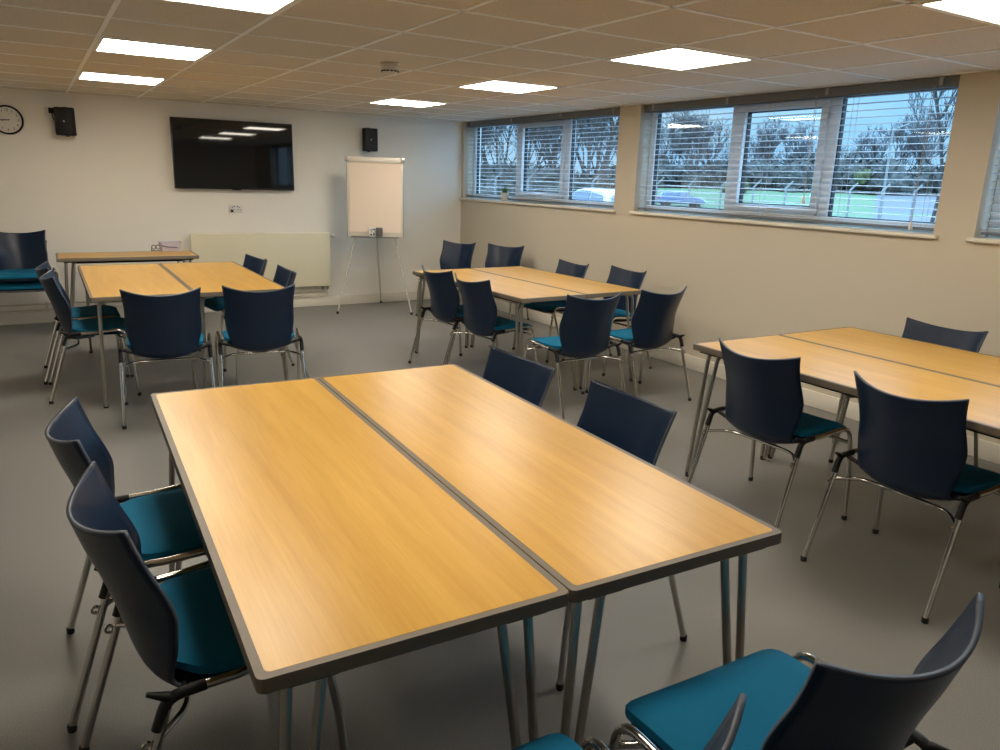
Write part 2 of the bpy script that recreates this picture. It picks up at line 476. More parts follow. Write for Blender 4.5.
pair(-1.803, -5.854, -.025, 1.263, 1.80, 'y', 'oak table at the right edge, half nearer the camera with two empty chairs before it',
     'oak table at the right edge, half nearer the window wall', G)
table('side_table', 'narrow oak table standing against the back wall, plastic tub on it', None, (-3.90, -.715, 0), R(90-1), .52, 1.17, 'y')

# ------------------------------------------------------------------ chairs
def shell_surface():
    """backrest: one curved shell with flared top corners running under the seat"""
    # x, z, half width, forward curl of the edges, edge raise
    P = [(.06, .392, .200, .0, .030), (-.01, .382, .197, .0, .037), (-.062, .379, .189, .008, .039), (-.099, .400, .183, .027, .034), (-.118, .446, .189, .048, .019),
         (-.130, .496, .198, .066, .005), (-.143, .550, .206, .082, 0), (-.157, .600, .2095, .097, 0),
         (-.173, .650, .2075, .096, .003), (-.191, .700, .2065, .090, .008), (-.206, .750, .211, .083, .018), (-.216, .785, .218, .077, .034)]
    rows = []
    for i in range(len(P)-1):
        p0, p1, p2, p3 = P[max(i-1, 0)], P[i], P[i+1], P[min(i+2, len(P)-1)]
        for k in range(3):
            q = k/3
            rows.append([.5*((2*b)+(c-a)*q+(2*a-5*b+4*c-d)*q*q+(3*b-a-3*c+d)*q**3) for a, b, c, d in zip(p0, p1, p2, p3)])
    rows.append(P[-1])
    NU = 24; vs = []; fs = []
    for (x, z, hw, curl, rise) in rows:
        for j in range(NU+1):
            u = -1+2*j/NU
            vs.append((x+curl*abs(u)**1.9, u*hw, z+rise*abs(u)**2.2))
    n = NU+1
    for i in range(len(rows)-1):
        for j in range(NU): fs.append((i*n+j, i*n+j+1, (i+1)*n+j+1, (i+1)*n+j))
    return vs, fs
def make_chair():
    t = thing('meeting_chair', 'x', 'chair')
    b = MB(); b.add(*shell_surface())
    bo = b.build('backrest', [M['shell'], M['shell_edge']], t, smooth=True)
    so = bo.modifiers.new('t', 'SOLIDIFY'); so.thickness = .0095; so.offset = 0; so.material_offset_rim = 1
    # seat pan and pad
    def slab(z0, z1, x0, x1, hw0, hw1, name, m, dish):
        q = MB(); NX, NY = 16, 16
        def pt(i, j, top):
            a = -1+2*i/NX; bb = -1+2*j/NY
            ex = 13 if a > 0 else 4
            k = 1/max((abs(a)**ex+abs(bb)**ex)**(1/ex), 1e-6); k *= max(abs(a), abs(bb))
            a2, b2 = a*k, bb*k
            hw = hw0+(hw1-hw0)*(a2+1)/2
            x = (x0+x1)/2+(x1-x0)/2*a2+(.075*b2*b2*a2*a2 if a2 < 0 else 0); y = b2*hw
            e = 1-max(abs(a), abs(bb))**10
            z = (z1-dish*(1-a2*a2*.5)*(1-b2*b2)-.013*(1-e)*1.0) if top else z0+.004*(1-e)
            z += -.012*max(0, (a2-.45)/.55)**2 + .008*max(0, (-a2-.5)/.5)**2
            return (x, y, z)
        top = [[pt(i, j, True) for j in range(NY+1)] for i in range(NX+1)]
        bot = [[pt(i, j, False) for j in range(NY+1)] for i in range(NX+1)]
        n = NY+1; N = (NX+1)*n
        vs = [p for r_ in top for p in r_]+[p for r_ in bot for p in r_]
        fs = []
        for i in range(NX):
            for j in range(NY):
                fs.append((i*n+j, (i+1)*n+j, (i+1)*n+j+1, i*n+j+1)); fs.append((N+i*n+j, N+i*n+j+1, N+(i+1)*n+j+1, N+(i+1)*n+j))
        for i in range(NX):
            for j in (0, NY): fs.append((i*n+j, (i+1)*n+j, N+(i+1)*n+j, N+i*n+j))
        for j in range(NY):
            for i in (0, NX): fs.append((i*n+j, i*n+j+1, N+i*n+j+1, N+i*n+j))
        q.add(vs, fs)
        return q.build(name, m, t, smooth=True)
    slab(.420, .438, -.090, .278, .204, .219, 'seat_pan', M['shell'], .0)
    slab(.436, .474, -.110, .286, .214, .229, 'seat_pad', M['pad'], .008)
    for s in (-1, 1):
        yr, yf = .250*s, .262*s
        rail = bend([(-.078, yr, .452), (.0, yr*1.01, .447), (.12, yr*1.02, .455), (.21, yf, .462)], .05)
        # rear leg
        l = MB(); l.tube([(-.232, .258*s, .012), (-.100, yr, .425)], .0105, 12)
        lo = l.build('leg', M['chrome'], t, smooth=True)
        MB().lathe([(.0112, -.012), (.0122, -.008), (.0122, .006), (.0108, .009)], 12, (-.232, .258*s, .012)).build('foot_cap', M['rubber'], lo, smooth=True)
        # front leg bends over from the rail
        l = MB(); l.tube(bend([(.12, yr*1.02, .455), (.235, yf, .464), (.272, .268*s, .25), (.288, .270*s, .012)], .06, 7), .0105, 12)
        lo = l.build('leg', M['chrome'], t, smooth=True)
        MB().lathe([(.0112, -.012), (.0122, -.008), (.0122, .006), (.0108, .009)], 12, (.288, .270*s, .012)).build('foot_cap', M['rubber'], lo, smooth=True)
        l = MB(); l.tube([(-.05, yr, .449), (.04, yr*1.01, .449), (.125, yr*1.02, .4555)], .0105, 12)
        l.build('side_rail', M['chrome'], t, smooth=True)
        # black elbow cap over the rear bend
        l = MB(); l.tube(bend([(-.122, yr*1.0, .378), (-.098, yr, .446), (-.02, yr, .4485)], .03, 5), [.0122]*8, 12)
        l.tube([(-.095, yr, .447), (-.135, yr*.985, .466)], [.0115, .005], 10)
        l.build('elbow_cap', M['black'], t, smooth=True)
        # inner black arm from elbow to shell
        l = MB(); l.tube([(-.06, yr, .444), (-.052, .215*s, .430), (-.05, .185*s, .420)], [.009, .009, .008], 8)
        l.build('shell_support', M['black'], t, smooth=True)
        # linking tab with a hole on the rear leg
        l = MB(); cx, cz = -.143, .345
        l.add(*ring_tab(cx, .250*s, cz))
        l.build('linking_tab', M['chrome'], t, smooth=False)
    l = MB(); l.tube(bend([(-.124, -.249, .352), (-.05, -.185, .360), (-.035, -.12, .360), (-.035, .12, .360), (-.05, .185, .360), (-.124, .249, .352)], .04), .008, 10)
    l.build('cross_bar', M['chrome'], t, smooth=True)
    l = MB(); l.tube(bend([(.255, -.262, .385), (.20, -.20, .405), (.20, .20, .405), (.255, .262, .385)], .05), .0085, 10)
    l.build('cross_bar', M['chrome'], t, smooth=True)
    return t
def ring_tab(cx, cy, cz):
    n = 12; ro, ri, th = .013, .006, .003
    vs = []; fs = []
    for y in (cy-th, cy+th):
        for r in (ro, ri):
            for k in range(n):
                a = 2*pi*k/n; vs.append((cx+r*cos(a), y, cz+r*sin(a)))
    for k in range(n):
        q = (k+1) % n
        fs += [(k, q, n+q, n+k), (2*n+k, 3*n+k, 3*n+q, 2*n+q), (k, 2*n+k, 2*n+q, q), (n+k, n+q, 3*n+q, 3*n+k)]
    return vs, fs
CH = make_chair()
_first = [True]
def chair(cx, cy, deg, label, group=None, dz=0, top=True):
    """(cx, cy) is the point midway between the two top corners of the backrest"""
    a = R(deg); k = .144 if top else 0
    loc = (cx+k*cos(a), cy+k*sin(a), dz)
    if _first[0]:
        _first[0] = False
        CH.location = loc; CH.rotation_euler = (0, 0, a); CH['label'] = label
        if group: CH['group'] = group
        return CH
    return dup(CH, loc, a, label, group)
gF, gB, gM, gR = ('chairs round the nearest tables', 'chairs round the tables below the screen',
                  'chairs round the tables by the far window', 'chairs round the tables at the right edge')
chair(-4.580, -6.212, -2, 'navy chair with teal seat left of the nearest tables, farther of that pair', gF)
chair(-4.550, -6.825, 3.5, 'navy chair with teal seat at the left front corner of the nearest tables, seen side-on', gF)
chair(-2.995, -6.09, 183, 'navy chairback poking up beyond the nearest tables, the farther of two on their right side', gF)
chair(-2.957, -6.713, 179, 'navy chairback poking up beyond the nearest tables, the nearer of two on their right side', gF)
chair(-3.468, -7.985, 88, 'large navy chair with bright teal seat in the bottom right corner', gF)
chair(-4.058, -7.975, 90, 'chair at the bottom edge, only a teal seat corner and backrest tip showing', gF)
chair(-1.94, -6.375, 2, 'navy chair at the right-hand tables, back to camera, left of two', gR)
chair(-1.931, -7.06, 0, 'navy chair at the right-hand tables, back to camera, right of two nearest the edge', gR)
chair(-.452, -6.388, 180, 'navy chairback behind the right-hand tables, against the window wall', gR)
chair(-4.021, -3.74, 82, 'navy chair before the tables below the screen, left of two backs to camera', gB)
chair(-3.458, -3.77, 80, 'navy chair before the tables below the screen, right of two backs to camera', gB)
chair(-4.555, -2.80, -1, 'navy chair side-on at the left of the tables below the screen, nearer one', gB)
chair(-4.575, -2.26, -1, 'navy chair side-on at the left of the tables below the screen, farther one', gB)
chair(-3.06, -2.078, 187, 'navy chairback right of the tables below the screen, before the radiator, farther one', gB)
chair(-3.06, -2.94, 177, 'navy chairback right of the tables below the screen, before the radiator, nearer one', gB)
chair(-1.596, -4.789, 88.5, 'navy chair with teal seat before the far window tables, left of two backs to camera', gM)
chair(-.975, -4.765, 93, 'navy chair with teal seat before the far window tables, right of two, nearest the wall', gM)
chair(-1.955, -3.235, 6, 'navy chair at the left side of the far window tables, beside the flip chart leg', gM)
chair(-1.955, -3.80, 6, 'navy chair at the left side of the far window tables, nearer the camera', gM)
chair(-.578, -1.058, -152, 'navy chairback beyond the far window tables, left one in the room corner', gM)
chair(-.254, -1.524, -147, 'navy chairback beyond the far window tables, second from the room corner', gM)
chair(-.561, -3.17, 180, 'navy chairback between far window tables and right wall, left one', gM)
chair(-.408, -3.73, 181, 'navy chairback between far window tables and right wall, right one', gM)
gS = 'chairs stacked against the back wall'
chair(-4.755, -.23, -90, 'bottom chair of the stack by the back wall at the left edge', gS, 0)
chair(-4.755, -.275, -90, 'top chair of the stack by the back wall at the left edge, backrest facing out', gS, .10)

# ------------------------------------------------------------------ back wall equipment
t = thing('wall_mounted_television', 'large black wall-mounted television on the back wall', 'television', (-2.739, 0, 1.66))
t.rotation_euler = (R(-.3), 0, 0)
b = MB(); b.box(-.613, -.078, -.348, .613, -.045, .348); b.build('casing', M['bezel'], t, bevel=.006)
b = MB(); b.box(-.603, -.0795, -.334, .603, -.0775, .340); b.build('screen', M['screen'], t)
b = MB(); b.box(-.30, -.045, -.20, .30, -.003, .20); b.build('wall_bracket', M['black'], t, bevel=.004)
b = MB(); b.box(-.045, -.074, -.356, .045, -.055, -.347)
b.build('sensor_strip', M['black'], t, bevel=.002, seg=1)

def speaker(label, x, z, yaw):
    t = thing('wall_speaker', label, 'speaker', (x, 0, z), 0, 'black wall speakers')
    rot = Matrix.Rotation(yaw, 3, 'Z')
    b = MB(); poly = [(-.088, -.055), (-.070, -.088), (.070, -.088), (.088, -.055), (.062, .062), (-.062, .062)]
    pp = [(rot @ Vector((px, py, 0)))+Vector((0, -.105, 0)) for px, py in poly]
    b.prism([(p.x, p.y) for p in pp], -.124, .124)
    bo = b.build('cabinet', M['black'], t, bevel=.010, seg=3)
    g = MB(); pg = [(-.066, -.087), (.066, -.087), (.066, -.0905), (-.066, -.0905)]
    pp = [(rot @ Vector((px, py, 0)))+Vector((0, -.105, 0)) for px, py in pg]
    g.prism([(p.x, p.y) for p in pp], -.112, .112); g.build('grille', M['speaker'], t, bevel=.004)
    d = MB(); c0 = rot @ Vector((0, -.0915, 0))+Vector((0, -.105, 0))
    d.lathe([(.007, .0015), (.008, 0), (.007, -.0015)], 14, (c0.x, c0.y, c0.z), 'y'); d.build('badge', M['badge'], t, smooth=True)
    k = MB(); k.box(-.03, -.012, -.06, .03, -.001, .06); k.tube([(0, -.01, -.0), (0, -.05, 0)], .014, 10)
    for s in (-1, 1): k.tube([(0, -.085, .122*s), (0, -.085, .132*s)], .016, 12)
    k.build('wall_bracket', M['black'], t, smooth=True)
    return t
speaker('black wall speaker left of the screen, beside the clock', -4.262, 1.900, R(-14))
speaker('black wall speaker right of the screen, above the flip chart', -1.258, 1.890, R(-4))
# fused spur / socket plate with plug, left of the left speaker
t = thing('wall_socket', 'small white socket plate with black plug beside the left speaker', 'socket', (-4.385, 0, 1.99))
b = MB(); b.box(-.043, -.020, -.043, .043, -.0005, .043); b.build('face_plate', M['white'], t, bevel=.003)
b = MB(); b.box(-.010, -.045, -.018, .038, -.010, .030); b.tube(bend([(.015, -.035, -.016), (.02, -.04, -.07), (.07, -.05, -.12), (.085, -.05, -.13)], .04), .005, 8)
b.build('plug', M['black'], t, bevel=.003)
# double socket under the television
t = thing('socket_outlet', 'white double socket plate on the wall below the screen', 'socket', (-2.75, 0, 1.108))
b = MB(); b.box(-.073, -.010, -.043, .073, -.0005, .043); b.build('face_plate', M['white'], t, bevel=.003)
for cx in (-.036, .036):
    b = MB(); b.box(cx-.004, -.0112, .008, cx+.004, -.0098, .022)
    for dx in (-.012, .012): b.box(cx+dx-.0045, -.0112, -.012, cx+dx+.0045, -.0098, -.004)
    b.build('pin_holes', M['slot'], t)
b = MB()
b.box(-.052, -.03, -.035, -.030, -.010, -.010); b.build('plug', M['black'], t, bevel=.002, seg=1)
for cx in (-.015, .018):
    b = MB(); b.box(cx-.006, -.0125, .018, cx+.006, -.0098, .032); b.build('rocker_switch', M['blue'], t, bevel=.001, seg=1)

# clock: dial, rim, numerals, hands at about a quarter to nine
t = thing('wall_clock', 'round black-rimmed white wall clock at the left edge', 'clock', (-4.73, 0, 1.892))
b = MB(); b.lathe([(.118, -.001), (.118, -.016), (.110, -.017)], 48, (0, 0, 0), 'y'); b.build('dial', M['dial'], t, smooth=True)
b = MB(); b.lathe([(.124, -.001), (.129, -.010), (.128, -.030), (.120, -.036), (.113, -.030), (.113, -.018)], 56, (0, 0, 0), 'y')
# open the lathe caps: keep only the ring faces
b.f = [f for f in b.f if len(f) == 4]; b.mi = [0]*len(b.f)
b.build('rim', M['black'], t, smooth=True)
nm = MB()
for k in range(1, 13):
    cu = bpy.data.curves.new('tmp', 'FONT'); cu.body = str(k); cu.size = .032; cu.align_x = 'CENTER'; cu.align_y = 'CENTER'; cu.extrude = .0006
    ob = bpy.data.objects.new('tmp', cu); COL.objects.link(ob)
    dg = bpy.context.evaluated_depsgraph_get(); me = ob.evaluated_get(dg).to_mesh()
    a = R(90-30*k); ox, oz = .088*cos(a), .088*sin(a)
    nm.add([(v.co.x+ox, -.0178-v.co.z, v.co.y+oz) for v in me.vertices], [tuple(p.vertices) for p in me.polygons])
    ob.evaluated_get(dg).to_mesh_clear(); bpy.data.objects.remove(ob); bpy.data.curves.remove(cu)
nm.build('numerals', M['slot'], t)
def hand(ang, ln, wd, y):
    d = Vector((cos(ang), 0, sin(ang))); s_ = Vector((-sin(ang), 0, cos(ang)))
    b = MB(); b.obox(d*(ln/2-.012)+Vector((0, y, 0)), d*(ln/2+.006), s_*wd, (0, .0008, 0)); return b
hand(R(180), .078, .003, -.022).build('minute_hand', M['black'], t)
hand(R(90-30*8.75), .055, .004, -.020).build('hour_hand', M['black'], t)

# radiator with its valves
t = thing('radiator', 'long cream panel radiator low on the back wall', 'radiator', (-2.495, 0, 0))
b = MB(); b.box(-.750, -.105, .245, .750, -.075, .852); b.box(-.750, -.065, .245, .750, -.045, .852)
b.build('panel', M['offwhite'], t, bevel=.008, seg=3)
b = MB(); b.box(-.748, -.074, .80, .748, -.046, .848); b.build('top_grille', M['offwhite'], t)
for x in (-.5, .5):
    b = MB(); b.box(x-.02, -.046, .3, x+.02, -.0005, .8); b.build('wall_bracket', M['offwhite'], t)
b = MB(); b.tube([(.750, -.075, .815), (.775, -.075, .815)], .011, 10); b.lathe([(.016, 0), (.022, .006), (.022, .036), (.017, .042)], 14, (.775, -.075, .815), 'x')
b.build('bleed_valve', M['white'], t, smooth=True)
for x in (.655, .715):
    b = MB(); b.tube([(x, -.075, .247), (x, -.075, .205)], .010, 10); b.lathe([(.016, 0), (.020, .004), (.020, .022), (.014, .028)], 12, (x, -.075, .210))
    b.build('valve', M['brass'], t, smooth=True)
t = thing('heating_pipe', 'two cream heating pipes running along the back wall above the skirting', 'pipe', (0, 0, 0))
for x1, z in ((-1.84, .191), (-1.78, .136)):
    b = MB(); b.tube(bend([(XL+.002, -.045, z), (x1, -.045, z), (x1, -.075, .203)], .02), .0085, 10); b.build('pipe_run', M['pipe'], t, smooth=True)
for k in range(6):
    x = -6.2+k*.8; b = MB(); b.box(x-.012, -.056, .122, x+.012, -.0005, .205); b.build('pipe_clip', M['pipe'], t)

# plastic tub and cable on the side table
t = thing('plastic_tub', 'shallow clear plastic tub on the side table by the back wall', 'tub', (-3.495, -.46, TH))
b = MB(); o_ = rrect(-.10, -.07, .10, .07, .02); 
n = len(o_); k1 = [(x*.86, y*.86) for x, y in o_]
vs = [(x, y, .001) for x, y in k1]+[(x, y, .088) for x, y in o_]+[(x*1.06, y*1.06, .090) for x, y in o_]+[(x*.97, y*.97, .086) for x, y in o_]+[(x*.84, y*.84, .004) for x, y in o_]
fs = [tuple(range(n-1, -1, -1)), tuple(range(4*n, 5*n))]
for i in range(4): fs += [(i*n+a, i*n+(a+1) % n, (i+1)*n+(a+1) % n, (i+1)*n+a) for a in range(n)]
b.add(vs, fs); b.build('tub_body', mat('frosted_tub', srgb((206, 200, 212)), .3), t, smooth=True)
b = MB(); b.tube([(-.09, -.0735, .060), (-.03, -.0765, .044), (.055, -.076, .040)], .004, 8); b.build('blue_stripe', M['blue'], t, smooth=True)
t = thing('looped_cable', 'small dark looped cable beside the plastic tub on the side table', 'cable', (-3.622, -.43, TH))
b = MB()
for s in (-1, 1):
    b.tube([(.020*s+.018*cos(2*pi*k/16), .004*s, .036+.020*sin(2*pi*k/16)) for k in range(17)], .0035, 6)
b.tube(bend([(.036, .004, .034), (.05, -.01, .012), (.02, -.03, .004), (-.05, -.02, .004)], .02), .0032, 6)
b.tube(bend([(-.037, -.004, .034), (-.045, -.01, .01), (-.03, -.03, .004)], .02), .0032, 6)
b.build('cable_loop', M['black'], t, smooth=True)

# flip chart easel, turned towards the room
ang = math.atan2(-.47, .883)
t = thing('flip_chart', 'white flip chart easel on tripod legs in the far corner', 'flip chart', (-1.42, -.66, 0), ang)
tl = .05   # top leans back
def brd(x, z, d=0): return (x, d+tl*(z-.85)*.9, z)
def slabq(x0, z0, x1, z1, d0, d1):
    b = MB(); v = [brd(x, z, d) for x in (x0, x1) for d in (d0, d1) for z in (z0, z1)]
    return b.add(v, [(0, 1, 3, 2), (4, 6, 7, 5), (0, 4, 5, 1), (2, 3, 7, 6), (0, 2, 6, 4), (1, 5, 7, 3)])
slabq(-.300, .850, .305, 1.688, 0, .014).build('whiteboard', M['board'], t, bevel=.003)
fb = MB()
for a in ((-.306, .846, -.298, 1.692), (.303, .846, .311, 1.692)):
    q = slabq(a[0], a[1], a[2], a[3], -.006, .018); fb.add(q.v, q.f)
fb.build('board_frame', M['alu'], t, bevel=.002, seg=1)
cl = slabq(-.300, 1.632, .305, 1.692, -.022, -.001); clo = cl.build('clamp_bar', M['board'], t, bevel=.008)
for x in (-.297, .302):
    q = slabq(x-.022, 1.640, x+.022, 1.694, -.028, -.018); q.build('clamp_end', M['alu'], clo, bevel=.008)
slabq(-.270, .895, .285, 1.640, -.008, -.0015).build('paper_pad', M['paper'], t)
tr = slabq(-.255, .838, .262, .852, -.055, .012); tr.build('pen_tray', M['tripod'], t, bevel=.003, seg=1)
Mi = Matrix.Rotation(-ang, 3, 'Z')
def loc(x, y): 
    p = Mi @ Vector((x+1.42, y+.66, 0)); return (p.x, p.y)
for (fx, fy), (tx, ty) in ((loc(-1.84, -.575), (-.215, .02)), (loc(-1.106, -.93), (.215, .02)), (loc(-1.10, -.035), (.01, .05))):
    b = MB(); b.tube([(fx, fy, .014), (tx, ty, .86), (tx*.95, ty+.01, 1.0)], .0095, 10)
    lo = b.build('leg', M['leg_grey'], t, smooth=True)
    MB().lathe([(.012, -.014), (.014, -.008), (.013, .015)], 10, (fx, fy, .014)).build('foot_cap', M['rubber'], lo, smooth=True)
bw = Matrix.Translation((-1.42, -.66, 0)) @ Matrix.Rotation(ang, 4, 'Z')
def on_tray(name, label, cat, x):
    p = bw @ Vector((x, -.034, .8525)); return thing(name, label, cat, p, ang)
t = on_tray('marker_box', 'small white box with dark print on the flip chart tray', 'box', -.028)
b = MB(); b.box(-.036, -.010, 0, .036, .014, .098); b.build('box_body', M['white'], t, bevel=.003)
b = MB()
for (x, z, w_, h_) in ((-.012, .070, .007, .007), (.014, .074, .013, .006), (-.002, .050, .006, .006), (.017, .024, .006, .017), (-.010, .020, .011, .009), (.030, .05, .003, .04)):
    b.box(x-w_, -.0108, z-h_, x+w_, -.0098, z+h_)
b.build('printed_marks', M['slot'], t)
t = on_tray('board_eraser', 'grey ridged board eraser on the flip chart tray beside the white box', 'eraser', .050)
b = MB(); b.box(-.036, -.008, 0, .036, .010, .098); b.build('eraser_body', mat('eraser_grey', srgb((120, 118, 120)), .6), t, bevel=.004)
b = MB()
for k in range(6): b.box(-.030+.011*k, -.0125, .006, -.024+.011*k, -.0078, .092)
b.build('felt_ridges', mat('felt', srgb((92, 88, 92)), .9), t)

# potted plant on the sill
t = thing('potted_plant', 'small grassy plant in a white pot on the far window sill', 'plant', (.0, -1.045, 1.2625))
t.scale = (1.12, 1.12, 1.12)
b = MB(); b.lathe([(.030, 0), (.033, .002), (.041, .078), (.043, .082), (.038, .083), (.036, .070)], 24); b.build('pot', M['pot'], t, smooth=True)
b = MB(); b.lathe([(.035, .066), (.020, .070), (.002, .071)], 16); b.build('soil', M['soil'], t, smooth=True)
b = MB(); rnd = random.Random(4)
for k in range(110):
    a = rnd.uniform(0, 2*pi); r0 = rnd.uniform(0, .028); ln = rnd.uniform(.055, .085); out = rnd.uniform(.1, .75)
    base = Vector((r0*cos(a), r0*sin(a), .068)); side = Vector((-sin(a), cos(a), 0)); pr_ = []
    for j in range(4):
        q = j/3; p = base+Vector((cos(a)*out*ln*q*q*.9, sin(a)*out*ln*q*q*.9, ln*q*(1-.25*out*q)))
        wd = .0028*(1-q*.85); pr_ += [p-side*wd, p+side*wd]
    b.add(pr_, [(2*j, 2*j+1, 2*j+3, 2*j+2) for j in range(3)])
b.build('foliage', M['leaf'], t)

# ------------------------------------------------------------------ outdoors
CX, CY = -4.62, -8.557
def polar(deg, d): return (CX+d*sin(R(deg)), CY+d*cos(R(deg)))
def gz(d):
    pts = [(0, -.10), (28, -.12), (72, -.50), (96, 1.05), (150, 1.3), (320, 1.4)]
    for (a, za), (b, zb) in zip(pts, pts[1:]):
        if d <= b: return za+(zb-za)*(d-a)/(b-a)
    return pts[-1][1]
def fan(name, a0, a1, d0, d1, m, dz=0, step=3):
    b = MB(); na = int((a1-a0)/2)+1; nd = int((d1-d0)/step)+1
    vs = []; 
    for j in range(nd+1):
        for i in range(na+1):
            d = d0+(d1-d0)*j/nd; x, y = polar(a0+(a1-a0)*i/na, d); vs.append((x, y, gz(d)+dz))
    fs = [(j*(na+1)+i, j*(na+1)+i+1, (j+1)*(na+1)+i+1, (j+1)*(na+1)+i) for j in range(nd) for i in range(na)]
    b.add(vs, fs); return struct(b.build(name, m, smooth=True))
# the near part is a plain slab that starts at the outside of the wall
b = MB(); b.box(DEP, -60, -.5, 14, 60, -.11); struct(b.build('ground_car_park', M['tarmac']))
fan('ground_lawn', 5, 95, 22, 320, M['grass'], 0, 6)
fan('ground_track', 57.2, 62, 22, 120, M['tarmac'], .03)

# fence with cranked concrete posts
P0, P1 = polar(28.5, 40), polar(63, 47)
n = 17
t = thing('boundary_fence', 'pale concrete post and wire fence across the grass outside', 'fence', (P0[0], P0[1], 0))
dv = Vector((P1[0]-P0[0], P1[1]-P0[1], 0)); un_ = dv.normalized(); nrm = Vector((un_.y, -un_.x, 0))
for k in range(n):
    p = dv*k/(n-1); d = math.hypot(P0[0]+p.x-CX, P0[1]+p.y-CY); z0 = gz(d)-.05
    zt = 1.50
    lean = (un_*.9+nrm*.1)
    b = MB(); b.tube([(p.x, p.y, z0), (p.x, p.y, zt), (p.x+lean.x*.36, p.y+lean.y*.36, zt+.36)], [.075, .065, .05], 4)
    b.build('post', M['concrete'], t)
b = MB()
for z in (-.1, .3, .7, 1.1, 1.45): b.tube([(0, 0, z), (dv.x, dv.y, z)], .006, 4)
b.build('wire', M['alu'], t)

# cars
def car(label, pos, yaw, z, paint, length=4.2, width=1.75, ht=1.45):
    t = thing('car', label, 'car', (pos[0], pos[1], z), yaw)
    s = length/4.2
    # side profile, x forward
    low = [(-2.08, .32), (-2.10, .62), (-2.02, .86), (-1.70, .93), (.75, .93), (1.55, .86), (1.98, .70), (2.08, .50), (2.05, .30)]
    def extrude(prof, hw_fn, name, m):
        b = MB(); n = len(prof); vs = []
        for k, f in enumerate((-1, -.86, .86, 1)):
            for x, zz in prof:
                ins = .0 if abs(f) < .9 else .03
                vs.append((x*s*(1-.0), f*hw_fn(zz), zz-(ins if zz > .5 else 0)))
        fs = []
        for k in range(3): fs += [(k*n+i, k*n+(i+1) % n, (k+1)*n+(i+1) % n, (k+1)*n+i) for i in range(n)]
        fs += [tuple(range(n-1, -1, -1)), tuple(range(3*n, 4*n))]
        return b.add(vs, fs).build(name, m, t, bevel=.03, seg=2)
    extrude(low, lambda zz: width/2*(1-.06*max(0, zz-.6)), 'body', paint)
    roof = [(-1.86, .92), (-1.62, 1.28), (-1.25, 1.42), (-.2, ht), (.25, 1.40), (1.02, .92)]
    cab = extrude(roof, lambda zz: width/2*(.97-.34*max(0, zz-.92)), 'cabin', paint)
    g = MB(); hw = lambda zz: width/2*(.97-.34*max(0, zz-.92))+.004
    for sd in (-1, 1):
        for quad in (((-1.62, .97), (-1.45, 1.26), (-.78, 1.36), (-.78, .97)), ((-.70, .97), (-.70, 1.37), (-.18, 1.39), (.18, 1.35), (.80, .97))):
            g.add([(x*s, sd*hw(zz), zz) for x, zz in quad], [tuple(range(len(quad)))])
    g.add([(.98*s, -.72, .965), (.98*s, .72, .965), (.34*s, .60, 1.365), (.34*s, -.60, 1.365)], [(0, 1, 2, 3)])
    g.add([(-1.86*s, -.68, .99), (-1.86*s, .68, .99), (-1.66*s, .58, 1.27), (-1.66*s, -.58, 1.27)], [(0, 1, 2, 3)])
    for i_, v in enumerate(g.v): g.v[i_] = v
    wo = g.build('windows', M['car_glass'], t)
    wo.modifiers.new('t', 'SOLIDIFY').thickness = .012; wo.modifiers['t'].offset = 1
    for x in (-1.30*s, 1.32*s):
        for sd in (-1, 1):
            b = MB(); b.lathe([(.14, -.10), (.28, -.10), (.315, -.07), (.315, .07), (.28, .10), (.14, .10)], 20, (x, sd*(width/2-.10), .315), 'y'); b.build('wheel', M['tyre'], t, smooth=True)
    for sd in (-1, 1):
        b = MB(); b.box(-2.09*s, sd*.62-.14, .68, -1.90*s, sd*.62+.14+(.06*sd if sd > 0 else 0), .88); b.build('tail_light', M['taillight'], t, bevel=.02)
        b = MB(); b.box(1.86*s, sd*.60-.16, .58, 2.05*s, sd*.60+.16, .72); b.build('headlight', M['hdlight'], t, bevel=.02)
    return t
p = polar(38.6, 24.5)
car('silver parked car outside the far window, near the glass', p, R(82), gz(24)-.02, M['car_silver'])
p = polar(44.4, 72)
car('dark blue parked car with red tail light beyond the fence', p, R(-32), gz(72)+.02, M['car_blue'])

# lamp post, sign post
x, y = polar(57.6, 62)
t = thing('street_lamp', 'tall thin grey street lamp outside the middle window', 'street lamp', (x, y, gz(62)))
b = MB(); b.tube([(0, 0, 0), (0, 0, 6.0)], [.11, .07], 8); b.build('pole', M['concrete'], t, smooth=True)
b = MB(); d_ = Vector((cos(R(57)), -sin(R(57)), 0))
b.tube(bend([(0, 0, 5.95), (0, 0, 6.1), tuple(d_*1.1+Vector((0, 0, 6.55)))], .2), .045, 6); ao = b.build('arm', M['concrete'], t, smooth=True)
b = MB(); b.obox(d_*1.3+Vector((0, 0, 6.6)), d_*.32, Vector((-d_.y, d_.x, 0))*.12, (0, 0, .06)); b.build('lantern', M['concrete'], t, bevel=.03)
x, y = polar(53.4, 55)
t = thing('road_sign', 'white round road sign on a short post in the grass outside', 'road sign', (x, y, gz(55)), R(-53.4))
b = MB(); b.tube([(0, 0, 0), (0, 0, 2.0)], .06, 8); b.build('pole', M['concrete'], t, smooth=True)
b = MB(); b.lathe([(.30, -.02), (.31, 0), (.30, .02)], 24, (0, -.08, 1.35), 'y'); b.build('sign_face', M['white'], t, smooth=True)

